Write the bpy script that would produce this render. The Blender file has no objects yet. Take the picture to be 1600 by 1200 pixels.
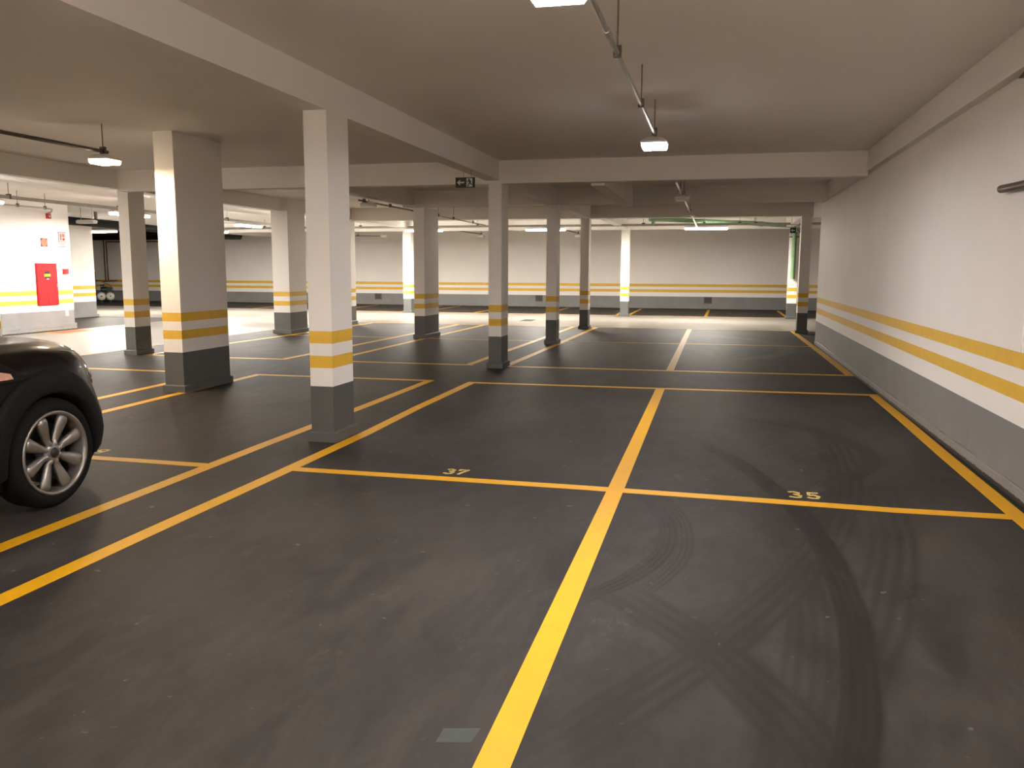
import bpy, bmesh, math, random
from math import pi, sin, cos, radians
from mathutils import Vector, Matrix
random.seed(7)
C = bpy.context.scene.collection
sc = bpy.context.scene

# ------------------------------------------------------------------ camera, world, exposure
cam_d = bpy.data.cameras.new('camera'); cam = bpy.data.objects.new('camera', cam_d); C.objects.link(cam)
F, PITCH, YAW, ROLL = 1315.04, 0.135384, -0.237853, 0.003855
fwd = Vector((sin(YAW)*cos(PITCH), cos(YAW)*cos(PITCH), -sin(PITCH)))
rt0 = Vector((cos(YAW), -sin(YAW), 0)); up0 = rt0.cross(fwd)
rt = rt0*cos(ROLL) + up0*sin(ROLL); up = -rt0*sin(ROLL) + up0*cos(ROLL)
cam.matrix_world = Matrix(((rt.x, up.x, -fwd.x, 0), (rt.y, up.y, -fwd.y, 0), (rt.z, up.z, -fwd.z, 1.5), (0, 0, 0, 1)))
cam_d.sensor_width = 36; cam_d.lens = 36*F/1600; cam_d.clip_start = 0.05; cam_d.clip_end = 200
sc.camera = cam
w = bpy.data.worlds.new('world'); sc.world = w; w.use_nodes = True
w.node_tree.nodes['Background'].inputs[0].default_value = (0.02, 0.018, 0.016, 1)
w.node_tree.nodes['Background'].inputs[1].default_value = 0.2
vs = sc.view_settings
sc.display_settings.display_device = 'sRGB'
vs.view_transform = 'Standard'; vs.look = 'None'; vs.gamma = 1; vs.use_curve_mapping = False
vs.exposure = 0.43
sc.cycles.max_bounces = 10; sc.cycles.diffuse_bounces = 7; sc.cycles.glossy_bounces = 4
sc.cycles.sample_clamp_indirect = 6
sc.cycles.caustics_reflective = False; sc.cycles.caustics_refractive = False
# radiance of each group of lamps (r, g, b)
LAMP = {
 'lampA': (365, 337, 330),    # square stall lamp hanging in view
 'lampN': (590, 540, 512),    # square stall lamp at the top edge
 'lampW': (360, 270, 170),    # warm stall lamp left of the wide column
 'fillV': (60, 50, 35),    # added out-of-view fill lamp over the car
 'lampB': (740, 675, 590),    # far aisle battens
 'lampL': (540, 497, 452),    # left aisle battens
 'fillK': (690, 630, 582),    # added unseen battens behind the camera, filling the ceiling
}
# ------------------------------------------------------------------ materials
class NT:
    def __init__(s, name):
        s.m = bpy.data.materials.new(name); s.m.use_nodes = True
        s.t = s.m.node_tree; s.b = s.t.nodes['Principled BSDF']
    def n(s, typ, **kw):
        nd = s.t.nodes.new(typ)
        for k, v in kw.items(): setattr(nd, k, v)
        return nd
    def put(s, sock, v):
        if isinstance(v, bpy.types.NodeSocket): s.t.links.new(v, sock)
        else: sock.default_value = v
    def math(s, op, a, b=None, c=None, clamp=False):
        nd = s.n('ShaderNodeMath', operation=op); nd.use_clamp = clamp
        for i, v in enumerate((a, b, c)):
            if v is not None: s.put(nd.inputs[i], v)
        return nd.outputs[0]
    def noise(s, scale, detail=4, rough=0.55, vec=None, dist=0.0):
        nd = s.n('ShaderNodeTexNoise'); nd.inputs['Scale'].default_value = scale
        nd.inputs['Detail'].default_value = detail; nd.inputs['Roughness'].default_value = rough
        nd.inputs['Distortion'].default_value = dist
        if vec is not None: s.put(nd.inputs['Vector'], vec)
        return nd.outputs[0]
    def ramp(s, fac, a, b, ca=(0, 0, 0, 1), cb=(1, 1, 1, 1)):
        nd = s.n('ShaderNodeValToRGB'); e = nd.color_ramp.elements
        e[0].position = a; e[0].color = ca; e[1].position = b; e[1].color = cb
        s.put(nd.inputs[0], fac); return nd.outputs[0]
    def mix(s, fac, a, b):
        nd = s.n('ShaderNodeMix', data_type='RGBA')
        s.put(nd.inputs['Factor'], fac); s.put(nd.inputs[6], a); s.put(nd.inputs[7], b); return nd.outputs[2]
    def pos(s):
        return s.n('ShaderNodeNewGeometry').outputs['Position']
    def scaled(s, vec, sx, sy, sz, rz=0):
        nd = s.n('ShaderNodeMapping'); nd.inputs['Scale'].default_value = (sx, sy, sz)
        nd.inputs['Rotation'].default_value = (0, 0, rz); s.put(nd.inputs['Vector'], vec); return nd.outputs[0]
    def bump(s, h, strength, dist=0.01):
        nd = s.n('ShaderNodeBump'); nd.inputs['Strength'].default_value = strength; nd.inputs['Distance'].default_value = dist
        s.put(nd.inputs['Height'], h); s.put(s.b.inputs['Normal'], nd.outputs[0])

def plain(name, col, rough=0.6, metal=0.0, var=0.06, scale=6.0, spec=0.5, bump=0.0, bscale=60.0, coat=0.0):
    k = NT(name); c = (*col, 1); p = k.pos()
    f = k.noise(scale, 4, vec=p)
    d = tuple(max(0, v*(1-var)) for v in col)+(1,); l = tuple(min(1, v*(1+var)) for v in col)+(1,)
    k.put(k.b.inputs['Base Color'], k.ramp(f, 0.3, 0.7, d, l))
    k.b.inputs['Roughness'].default_value = rough; k.b.inputs['Metallic'].default_value = metal
    k.b.inputs['Specular IOR Level'].default_value = spec
    if coat: k.b.inputs['Coat Weight'].default_value = coat; k.b.inputs['Coat Roughness'].default_value = 0.04
    if bump: k.bump(k.noise(bscale, 3, vec=p), bump)
    return k.m

def emitter(name, col, strength):
    k = NT(name); k.b.inputs['Base Color'].default_value = (0.9, 0.9, 0.9, 1)
    k.b.inputs['Emission Color'].default_value = (*col, 1); k.b.inputs['Emission Strength'].default_value = strength
    k.b.inputs['Roughness'].default_value = 0.4
    return k.m

def floor_material():
    k = NT('dark_painted_concrete'); p = k.pos()
    sep = k.n('ShaderNodeSeparateXYZ'); k.put(sep.inputs[0], p); X, Y = sep.outputs[0], sep.outputs[1]
    big = k.noise(0.55, 5, 0.6, k.scaled(p, 1.0, 0.7, 1, 0.5), 0.8)
    mid = k.noise(2.4, 5, 0.65, k.scaled(p, 1.6, 0.5, 1, -0.5), 1.2)
    fine = k.noise(120, 3, 0.6, p)
    sm = k.noise(7.0, 5, 0.7, k.scaled(p, 1.3, 0.6, 1, 0.3), 0.6)
    v = k.math('ADD', k.math('ADD', k.math('MULTIPLY', big, 0.45), k.math('MULTIPLY', mid, 0.38)), k.math('MULTIPLY', sm, 0.17))
    base = k.ramp(v, 0.40, 0.60, (0.0150, 0.0136, 0.0129, 1), (0.0465, 0.0424, 0.0400, 1))
    # tyre marks: dark arcs rubbed on the paint, each with a centre, radius, width and sweep
    arcs = [  # cx, cy, R, width, ang0, ang1, strength, tread
        (-6.74, 4.21, 7.38, 0.145, -24, 27, 0.95, 0.2),
        (-6.74, 4.21, 7.20, 0.20, -24, 4, 0.55, 0.6),
        (-8.38, 7.49, 9.41, 0.24, -34, 6, 0.65, 0.7),
        (-1.92, 4.69, 1.70, 0.11, -38, 38, 0.85, 0.5),
        (-2.20, 4.65, 2.08, 0.10, -26, 30, 0.65, 0.7),
        (-1.92, 4.69, 1.45, 0.16, -60, 30, 0.22, 0.9),
        (-2.80, 1.44, 3.37, 0.26, -8, 46, 0.7, 0.45),
        (-8.03, 6.33, 9.15, 0.26, -24, 0, 0.55, 0.7),
        (-0.35, 7.30, 1.60, 0.16, -50, 70, 0.55, 0.3),
        (-0.55, 4.35, 0.90, 0.12, -80, 10, 0.30, 0.5),
        (-6.84, 7.25, 5.78, 0.24, -16, 20, 0.22, 0.6),
        (-2.21, 17.05, 3.55, 0.30, -40, 60, -0.25, 0.4),
        (-2.5, 16.2, 3.0, 0.4, -30, 80, 0.25, 0.4),
        (-3.3, 15.0, 4.4, 0.3, -20, 60, 0.3, 0.4),
        (-5.5, 4.0, 4.6, 0.3, -20, 30, 0.22, 0.6),
        (2.4, 2.6, 1.9, 0.16, 120, 200, 0.22, 0.5),
    ]
    dark = None; light = None
    wob = k.math('MULTIPLY', k.math('SUBTRACT', k.noise(1.3, 2, 0.5, p), 0.5), 0.05)
    tread = k.noise(38, 2, 0.5, p)
    for cx, cy, R, wd, a0, a1, st, tr in arcs:
        dx = k.math('SUBTRACT', X, cx); dy = k.math('SUBTRACT', Y, cy)
        r = k.math('SQRT', k.math('ADD', k.math('MULTIPLY', dx, dx), k.math('MULTIPLY', dy, dy)))
        off = k.math('ADD', k.math('SUBTRACT', r, R), wob)
        ao = k.math('ABSOLUTE', off)
        edge = k.n('ShaderNodeMapRange', interpolation_type='SMOOTHSTEP')
        k.put(edge.inputs[0], ao); edge.inputs[1].default_value = wd*0.62; edge.inputs[2].default_value = wd*0.40
        band = edge.outputs[0]
        rings = k.math('ADD', 1-tr*0.5, k.math('MULTIPLY', k.math('SINE', k.math('MULTIPLY', off, 2*pi/(wd*0.28))), tr*0.5))
        band = k.math('MULTIPLY', band, rings)
        am = radians((a0+a1)/2); ah = radians((a1-a0)/2)
        # angle from the arc's middle direction, so there is no wrap
        ex = k.math('ADD', k.math('MULTIPLY', dx, cos(am)), k.math('MULTIPLY', dy, sin(am)))
        ey = k.math('SUBTRACT', k.math('MULTIPLY', dy, cos(am)), k.math('MULTIPLY', dx, sin(am)))
        an = k.math('ABSOLUTE', k.math('ARCTAN2', ey, ex))
        gate = k.n('ShaderNodeMapRange', interpolation_type='SMOOTHSTEP')
        k.put(gate.inputs[0], an); gate.inputs[1].default_value = ah*1.12; gate.inputs[2].default_value = ah*0.75
        band = k.math('MULTIPLY', k.math('MULTIPLY', band, gate.outputs[0]), abs(st))
        if st > 0: dark = band if dark is None else k.math('MAXIMUM', dark, band)
        else: light = band if light is None else k.math('MAXIMUM', light, band)
    dark = k.math('MULTIPLY', dark, k.math('ADD', 0.45, k.math('MULTIPLY', sm, 1.5)))
    col = k.mix(k.math('MULTIPLY', dark, 0.84, clamp=True), base, (0.011, 0.010, 0.010, 1))
    col = k.mix(light, col, (0.16, 0.145, 0.13, 1))
    # pale scuffs and specks
    sc1 = k.ramp(k.noise(3.1, 6, 0.75, k.scaled(p, 1, 0.5, 1, 0.7)), 0.60, 0.74)
    col = k.mix(k.math('MULTIPLY', sc1, 0.32), col, (0.13, 0.12, 0.11, 1))
    sp = k.ramp(k.noise(13, 2, 0.5, p), 0.72, 0.78)
    col = k.mix(k.math('MULTIPLY', sp, 0.5), col, (0.20, 0.18, 0.16, 1))
    # grime collected along the foot of the right wall
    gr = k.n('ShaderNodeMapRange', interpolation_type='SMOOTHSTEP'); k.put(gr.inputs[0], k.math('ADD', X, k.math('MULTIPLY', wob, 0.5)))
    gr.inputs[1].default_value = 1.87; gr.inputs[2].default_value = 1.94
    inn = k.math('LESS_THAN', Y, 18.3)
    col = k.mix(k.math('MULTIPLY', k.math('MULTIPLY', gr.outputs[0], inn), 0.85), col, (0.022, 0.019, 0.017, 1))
    k.put(k.b.inputs['Base Color'], col)
    rr = k.math('ADD', 0.46, k.math('MULTIPLY', mid, 0.26))
    k.put(k.b.inputs['Roughness'], rr)
    k.b.inputs['Specular IOR Level'].default_value = 0.13
    k.bump(fine, 0.06, 0.002)
    return k.m

def aisle_material(name='cream_aisle_paint', lo=(0.17, 0.158, 0.141, 1), hi=(0.21, 0.196, 0.175, 1)):
    k = NT(name); p = k.pos()
    a = k.noise(0.5, 4, 0.6, k.scaled(p, 0.35, 1.6, 1), 0.6); b = k.noise(3.0, 4, 0.6, p)
    v = k.math('ADD', k.math('MULTIPLY', a, 0.65), k.math('MULTIPLY', b, 0.35))
    k.put(k.b.inputs['Base Color'], k.ramp(a, 0.3, 0.7, lo, hi))
    k.put(k.b.inputs['Roughness'], k.math('ADD', 0.26, k.math('MULTIPLY', a, 0.12)))
    k.b.inputs['Specular IOR Level'].default_value = 0.30
    return k.m

def base_paint(name, col, grime=False):
    k = NT(name); p = k.pos()
    v = k.noise(1.6, 6, 0.65, p); g = k.noise(9, 4, 0.7, k.scaled(p, 1, 1, 2.5))
    sep = k.n('ShaderNodeSeparateXYZ'); k.put(sep.inputs[0], p)
    low = k.n('ShaderNodeMapRange'); k.put(low.inputs[0], sep.outputs[2]); low.inputs[1].default_value = 0.30; low.inputs[2].default_value = 0.0
    c1 = k.ramp(v, 0.3, 0.7, tuple(x*0.88 for x in col)+(1,), tuple(x*1.1 for x in col)+(1,))
    scuff = k.math('MULTIPLY', k.math('MULTIPLY', low.outputs[0], k.ramp(g, 0.52, 0.72)), 0.55)
    c2 = k.mix(scuff, c1, (col[0]*1.5, col[1]*1.45, col[2]*1.4, 1))
    if grime:      # bare dirty strip with a ragged edge where the paint stops above the floor, and a broken crack higher up
        rag = k.math('ADD', 0.012, k.math('MULTIPLY', k.noise(28, 4, 0.7, p), 0.040))
        c2 = k.mix(k.math('LESS_THAN', sep.outputs[2], rag), c2, (0.020, 0.018, 0.016, 1))
        cz = k.math('ADD', 0.078, k.math('MULTIPLY', k.noise(2.5, 5, 0.6, p), 0.045))
        near = k.math('LESS_THAN', k.math('ABSOLUTE', k.math('SUBTRACT', sep.outputs[2], cz)), 0.0028)
        c2 = k.mix(k.math('MULTIPLY', near, k.ramp(k.noise(1.1, 3, 0.6, p), 0.46, 0.56)), c2, (0.07, 0.066, 0.062, 1))
    k.put(k.b.inputs['Base Color'], c2)
    k.b.inputs['Roughness'].default_value = 0.55
    k.bump(g, 0.08, 0.004)
    return k.m

def yellow_line():
    k = NT('yellow_line_paint'); p = k.pos()
    v = k.noise(7, 5, 0.7, p); s = k.ramp(k.noise(14, 4, 0.7, p), 0.70, 0.82)
    c = k.ramp(v, 0.3, 0.7, (0.60, 0.305, 0.003, 1), (0.68, 0.35, 0.005, 1))
    k.put(k.b.inputs['Base Color'], k.mix(k.math('MULTIPLY', s, 0.35), c, (0.25, 0.15, 0.05, 1)))
    k.put(k.b.inputs['Roughness'], k.math('ADD', 0.42, k.math('MULTIPLY', v, 0.2)))
    k.b.inputs['Specular IOR Level'].default_value = 0.3
    return k.m

M = {}
M['white'] = plain('white_wall_paint', (0.86, 0.83, 0.80), 0.6, var=0.025, scale=1.2, bump=0.06, bscale=45)
M['ceil'] = plain('ceiling_paint', (0.85, 0.825, 0.795), 0.75, var=0.03, scale=0.9, bump=0.08, bscale=30)
M['stripe'] = plain('yellow_stripe_paint', (0.74, 0.455, 0.045), 0.5, var=0.05, scale=8)
M['grey'] = base_paint('grey_base_paint', (0.088, 0.091, 0.088))
M['greywall'] = base_paint('grey_wall_base_paint', (0.205, 0.203, 0.203), True)
M['floor'] = floor_material(); M['aisle'] = aisle_material(); M['line'] = yellow_line()
M['pale'] = aisle_material('bounce_floor_paint', (0.46, 0.43, 0.39, 1), (0.54, 0.505, 0.455, 1))  # lighter copy of the aisle cream, added as a light bounce
M['number'] = plain('number_paint', (0.66, 0.50, 0.16), 0.5, var=0.25, scale=40)
M['galv'] = plain('galvanised_steel', (0.42, 0.40, 0.37), 0.32, metal=0.9, var=0.1, scale=20)
M['galvbright'] = plain('bright_galvanised_steel', (0.80, 0.78, 0.75), 0.16, metal=1.0, var=0.04, scale=20)
M['darkpipe'] = plain('dark_steel_pipe', (0.10, 0.08, 0.065), 0.4, metal=0.6, var=0.2, scale=20)
M['tray'] = plain('grey_channel', (0.33, 0.31, 0.29), 0.45, metal=0.4, var=0.1, scale=10)
M['rod'] = plain('threaded_rod', (0.20, 0.13, 0.10), 0.5, metal=0.5, var=0.3, scale=60)
M['housing'] = plain('white_enamel_housing', (0.75, 0.74, 0.72), 0.4, var=0.02)
M['unlit'] = plain('frosted_unlit_cover', (0.70, 0.69, 0.66), 0.3, var=0.02)
for k_, c_ in LAMP.items():
    m_ = max(max(c_), 1e-6); M[k_] = emitter('lit_panel_'+k_, tuple(v/m_ for v in c_), m_)
M['rimA'] = emitter('lit_cover_rim', (1.0, 0.90, 0.82), 7.0)
M['rimW'] = emitter('lit_cover_rim_warm', (1.0, 0.80, 0.52), 7.0)
M['rimB'] = emitter('lit_cover_rim_aisle', (1.0, 0.90, 0.80), 7.0)
RIM = {'lampA': 'rimA', 'lampN': 'rimA', 'lampW': 'rimW', 'fillV': 'rimW', 'lampB': 'rimB', 'lampL': 'rimB', 'fillK': 'rimB', 'unlit': 'unlit'}
M['black'] = plain('black_plastic', (0.012, 0.012, 0.012), 0.55, var=0.2, scale=15)
M['blackgloss'] = plain('black_pvc', (0.006, 0.006, 0.007), 0.6, var=0.2, scale=5, spec=0.12)
M['green'] = plain('green_pipe_paint', (0.20, 0.34, 0.18), 0.4, var=0.1, scale=10)
M['red'] = plain('red_enamel', (0.34, 0.006, 0.012), 0.35, var=0.06, scale=5)
M['signwhite'] = plain('sign_white', (0.50, 0.46, 0.43), 0.5, var=0.02)
M['signglow'] = plain('sign_pale', (0.62, 0.66, 0.55), 0.5, var=0.02)
M['signred'] = plain('sign_red', (0.26, 0.03, 0.025), 0.5, var=0.04)
M['signdark'] = plain('sign_brown', (0.09, 0.022, 0.02), 0.5, var=0.04)
M['signorange'] = plain('sign_orange', (0.42, 0.15, 0.085), 0.5, var=0.05)
M['pink'] = plain('sign_pink_print', (0.36, 0.12, 0.12), 0.5, var=0.05)
M['yellowlabel'] = plain('label_yellow', (0.45, 0.26, 0.015), 0.5, var=0.03)
M['floorred'] = plain('floor_red_paint', (0.26, 0.055, 0.03), 0.4, var=0.12, scale=5)
M['floororange'] = plain('floor_orange_paint', (0.42, 0.24, 0.08), 0.4, var=0.1, scale=5)
M['vent'] = plain('vent_grey', (0.10, 0.10, 0.10), 0.6, var=0.1)
M['grate'] = plain('iron_grate', (0.09, 0.08, 0.07), 0.6, metal=0.4, var=0.2)
M['rust'] = plain('rust_brown_pipe', (0.12, 0.045, 0.03), 0.6, var=0.25, scale=12)
M['tank'] = plain('white_tank', (0.82, 0.79, 0.72), 0.35, var=0.05, scale=4)
M['darkgreen'] = plain('dark_green_motor', (0.012, 0.03, 0.022), 0.45, var=0.2)
M['bluepatch'] = plain('blue_grey_patch', (0.026, 0.034, 0.034), 0.45, var=0.15, scale=20)
# car
M['paint'] = plain('black_car_paint', (0.0035, 0.0028, 0.0028), 0.4, var=0.05, spec=0.05, coat=0.28)
M['clad'] = plain('matt_black_cladding', (0.0050, 0.0048, 0.0050), 0.75, var=0.12, scale=30, spec=0.2)
M['rubber'] = plain('tyre_rubber', (0.0045, 0.0045, 0.0045), 0.85, spec=0.2, var=0.2, scale=30)
M['alloy'] = plain('silver_alloy', (0.29, 0.27, 0.255), 0.40, metal=0.75, var=0.05)
M['darkmetal'] = plain('dark_brake_metal', (0.03, 0.028, 0.026), 0.5, metal=0.5, var=0.2)
M['chrome'] = plain('chrome', (0.75, 0.73, 0.70), 0.12, metal=1.0, var=0.02)
M['glass'] = plain('dark_tinted_glass', (0.006, 0.007, 0.008), 0.05, var=0.02, coat=1.0)
M['lens'] = plain('clear_lens', (0.35, 0.34, 0.33), 0.1, var=0.1, coat=1.0)
M['amber'] = plain('pale_indicator_lens', (0.62, 0.36, 0.26), 0.2, var=0.2, scale=60)
M['redlens'] = plain('red_lens', (0.25, 0.008, 0.008), 0.15, var=0.05, coat=0.5)

# ------------------------------------------------------------------ helpers (everything in world metres)
class MB:
    def __init__(s): s.v = []; s.f = []; s.sm = []
    def add(s, vs, fs, smooth=False):
        o = len(s.v); s.v += [tuple(v) for v in vs]
        for f in fs: s.f.append(tuple(i+o for i in f)); s.sm.append(smooth)
        return s
    def box(s, x0, x1, y0, y1, z0, z1):
        v = [(x, y, z) for z in (z0, z1) for y in (y0, y1) for x in (x0, x1)]
        return s.add(v, [(0, 2, 3, 1), (4, 5, 7, 6), (0, 1, 5, 4), (2, 6, 7, 3), (0, 4, 6, 2), (1, 3, 7, 5)])
    def prism(s, poly, axis, a, b):
        """poly: 2-D points, counter-clockwise; extruded along axis from a to b"""
        def P(p, t):
            return {'X': (t, p[0], p[1]), 'Y': (p[0], t, p[1]), 'Z': (p[0], p[1], t)}[axis]
        n = len(poly); v = [P(p, a) for p in poly] + [P(p, b) for p in poly]
        return s.add(v, [tuple(range(n-1, -1, -1)), tuple(range(n, 2*n))] + [(i, (i+1) % n, n+(i+1) % n, n+i) for i in range(n)])
    def tube(s, pts, r, n=10, caps=True):
        pts = [Vector(p) for p in pts]; rings = []
        for i, p in enumerate(pts):
            d = (pts[min(i+1, len(pts)-1)] - pts[max(i-1, 0)]).normalized()
            a = d.orthogonal().normalized() if i == 0 else (prev - d*prev.dot(d)).normalized()
            prev = a; b = d.cross(a)
            rr = r[i] if isinstance(r, (list, tuple)) else r
            rings.append([p + (a*cos(2*pi*k/n) + b*sin(2*pi*k/n))*rr for k in range(n)])
        v = [q for R in rings for q in R]
        f = [(i*n+k, i*n+(k+1) % n, (i+1)*n+(k+1) % n, (i+1)*n+k) for i in range(len(pts)-1) for k in range(n)]
        s.add(v, f, True)
        if caps:
            s.add(rings[0], [tuple(range(n-1, -1, -1))]); s.add(rings[-1], [tuple(range(n))])
        return s
    def lathe(s, c, axis, prof, n=32, smooth=True, closed=False):
        """prof: (radius, offset along axis) list; axis a unit Vector"""
        c = Vector(c); ax = Vector(axis).normalized(); a = ax.orthogonal().normalized(); b = ax.cross(a)
        v = [c + ax*h + (a*cos(2*pi*k/n) + b*sin(2*pi*k/n))*r for r, h in prof for k in range(n)]
        m = len(prof)
        f = [(i*n+k, i*n+(k+1) % n, ((i+1) % m)*n+(k+1) % n, ((i+1) % m)*n+k) for i in range(m if closed else m-1) for k in range(n)]
        s.add(v, f, smooth)
        return s

def obj(name, mb, mat, parent=None):
    me = bpy.data.meshes.new(name)
    off = parent_loc(parent)
    me.from_pydata([tuple(Vector(v)-off) for v in mb.v], [], mb.f)
    me.polygons.foreach_set('use_smooth', mb.sm)
    bm = bmesh.new(); bm.from_mesh(me)
    bmesh.ops.recalc_face_normals(bm, faces=bm.faces); bm.to_mesh(me); bm.free()
    me.materials.append(mat)
    o = bpy.data.objects.new(name, me); C.objects.link(o)
    if parent: o.parent = parent
    return o
def parent_loc(p):
    v = Vector((0, 0, 0))
    while p is not None: v += p.location; p = p.parent
    return v
def thing(name, loc, label, cat, group=None):
    o = bpy.data.objects.new(name, None); o.empty_display_size = 0.1; o.location = loc; C.objects.link(o)
    return tag(o, label, cat, group)
def tag(o, label, cat, group=None):
    o['label'] = label; o['category'] = cat
    if group: o['group'] = group
    return o
def struct(name, mb, mat):
    o = obj(name, mb, mat); o['kind'] = 'structure'; return o

Z_S1, Z_S2, Z_G = (0.861, 0.967), (0.648, 0.754), 0.488
CEIL = 3.09
XR = 1.962

# ------------------------------------------------------------------ setting: floor, ceiling, walls
fl = struct('floor', MB().box(-30, 9, -8, 33.1, -0.15, 0.0), M['floor'])
# cream driving aisle: along the far side and down the left, inner corner rounded
poly = [(9, 22.03), (9, 28.13), (-6, 28.15), (-12.7, 28.25), (-20, 28.8), (-30, 28.9), (-30, 22.6), (-15.4, 22.4), (-15.25, 17.5), (-15.25, -8), (-10.6, -8), (-10.62, 12.3), (-10.7, 17.0), (-10.68, 20.4)]
for a in range(10, 90, 16): poly.append((-10.68+1.5*(1-cos(radians(a))), 20.55+1.5*sin(radians(a))))
poly = poly[::-1] if sum((poly[i][0]*poly[(i+1) % len(poly)][1]-poly[(i+1) % len(poly)][0]*poly[i][1]) for i in range(len(poly))) < 0 else poly
obj('aisle_slab', MB().prism(poly, 'Z', -0.05, 0.003), M['aisle'], fl)
# unseen pale floor added behind the camera to bounce light onto the ceiling
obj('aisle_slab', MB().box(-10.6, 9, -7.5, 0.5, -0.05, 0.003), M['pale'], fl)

def line(pts, wd=0.112, mat='line', z=None, name='painted_line'):
    """a painted line along a polyline of floor points"""
    if z is None: _lz[0] += 0.00004; z = _lz[0]
    pts = [Vector((p[0], p[1], 0)) for p in pts]; v = []
    for i, p in enumerate(pts):
        d = (pts[min(i+1, len(pts)-1)] - pts[max(i-1, 0)]).normalized(); nrm = Vector((-d.y, d.x, 0))*wd/2
        v += [p-nrm, p+nrm]
    n = len(pts); vv = [(q.x, q.y, -0.004) for q in v] + [(q.x, q.y, z) for q in v]; o = 2*n; f = []
    for i in range(n-1):
        a = 2*i
        f += [(o+a, o+a+2, o+a+3, o+a+1), (a, o+a, o+a+1, a+1)[::-1] if i == 0 else (a, a+2, o+a+2, o+a), (a+1, o+a+1, o+a+3, a+3), (a, a+2, o+a+2, o+a)]
    return obj(name, MB().add(vv, list(dict.fromkeys(f))), M[mat], fl)
_lz = [0.0016]

L_ = [
 [(-0.605, 0.5), (-0.616, 2.29), (-0.634, 5.69), (-0.665, 10.76)],
 [(-3.12, 0.5), (-3.121, 3.0), (-3.115, 4.2), (-3.100, 5.4), (-3.097, 7.08), (-3.14, 8.55), (-3.150, 10.73)],
 [(-3.71, 0.5), (-3.713, 3.6), (-3.722, 4.9), (-3.736, 6.3), (-3.735, 7.5), (-3.735, 8.6), (-3.753, 10.78)],
 [(1.852, 0.5), (1.850, 5.5), (1.858, 7.3), (1.880, 9.2), (1.885, 10.94)],
 [(-3.05, 5.645), (-2.087, 5.651), (-0.911, 5.650), (0.3, 5.62), (1.145, 5.59), (1.80, 5.61)],
 [(-3.20, 10.69), (-1.749, 10.74), (-0.719, 10.775), (0.6, 10.83), (1.94, 10.89)],
 [(-6.33, 10.70), (-5.0, 10.72), (-3.70, 10.735)],
 [(-6.22, 0.5), (-6.225, 7.4), (-6.27, 8.6), (-6.28, 9.4), (-6.32, 10.75)],
 [(-6.90, 0.5), (-6.925, 8.2), (-6.97, 9.5), (-7.0, 10.76)],
 [(-9.45, 10.71), (-7.0, 10.70)], [(-9.42, 0.5), (-9.45, 10.76)],
 [(-9.40, 5.6), (-6.95, 5.6)], [(-6.2, 5.6), (-3.78, 5.585)],
 [(-9.62, 12.68), (-8.3, 12.62), (-6.96, 12.68)], [(-9.62, 12.64), (-9.55, 14.6), (-9.45, 17.0), (-9.38, 20.0), (-9.36, 22.0)],
 [(-6.22, 12.63), (-5.0, 12.66), (-3.72, 12.70)],
 [(-7.0, 12.64), (-6.95, 15), (-6.88, 19), (-6.85, 22.05)], [(-6.17, 12.6), (-6.17, 15), (-6.15, 19), (-6.13, 22.1)],
 [(-3.79, 12.66), (-3.77, 14.5), (-3.72, 17.0), (-3.67, 22.05)], [(-3.18, 12.58), (-3.12, 16.5), (-3.06, 22.0)],
 [(-0.655, 12.7), (-0.662, 17), (-0.665, 22.0)], [(1.90, 12.85), (1.885, 16.4), (1.84, 22.02)],
 [(-3.24, 12.63), (-2.07, 12.70), (-0.59, 12.74), (0.7, 12.80), (1.96, 12.86)],
]
for p in L_: line(p)
for p in ([(-6.10, 17.42), (-5.3, 17.36), (-3.75, 17.40)], [(-3.10, 17.43), (-1.5, 17.50), (0.53, 17.60), (1.86, 17.58)], [(-9.4, 17.4), (-6.95, 17.4)]): line(p, 0.07)
line([(-9.3, 22.02), (-6.2, 22.06), (-3.1, 22.0), (-1.1, 21.98), (1.9, 22.0)], 0.07, z=0.0045)
line([(-12.7, 28.22), (-6, 28.12), (2.3, 28.12)], 0.05, z=0.0045)
line([(-10.62, 6), (-10.62, 12.3), (-10.69, 17.0), (-10.67, 20.4)], 0.06, mat='floororange', z=0.0045)
for p in ([(-0.35, 28.2), (-0.30, 33.0)], [(2.19, 28.2), (2.21, 33.0)], [(-3.24, 28.2), (-3.45, 33.0)], [(-2.86, 28.2), (-2.86, 33.0)], [(-8.2, 28.2), (-8.17, 33.0)], [(-5.70, 28.2), (-5.71, 33.0)], [(-10.95, 28.3), (-11.0, 33.0)], [(-10.2, 28.3), (-10.2, 33.0)], [(-13.57, 28.4), (-13.8, 33.0)], [(-17, 28.7), (-17.1, 33.0)]): line(p, 0.10)
# hydrant keep-clear patch on the floor
obj('keep_clear_border', MB().box(-15.2, -14.45, 16.2, 17.55, -0.004, 0.0045), M['floororange'], fl)
obj('keep_clear_patch', MB().box(-15.08, -14.57, 16.42, 17.38, -0.004, 0.0060), M['floorred'], fl)
obj('paint_patch', MB().prism([(-0.826, 2.386), (-0.715, 2.412), (-0.708, 2.500), (-0.826, 2.470)], 'Z', -0.004, 0.0008), M['bluepatch'], fl)

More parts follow.
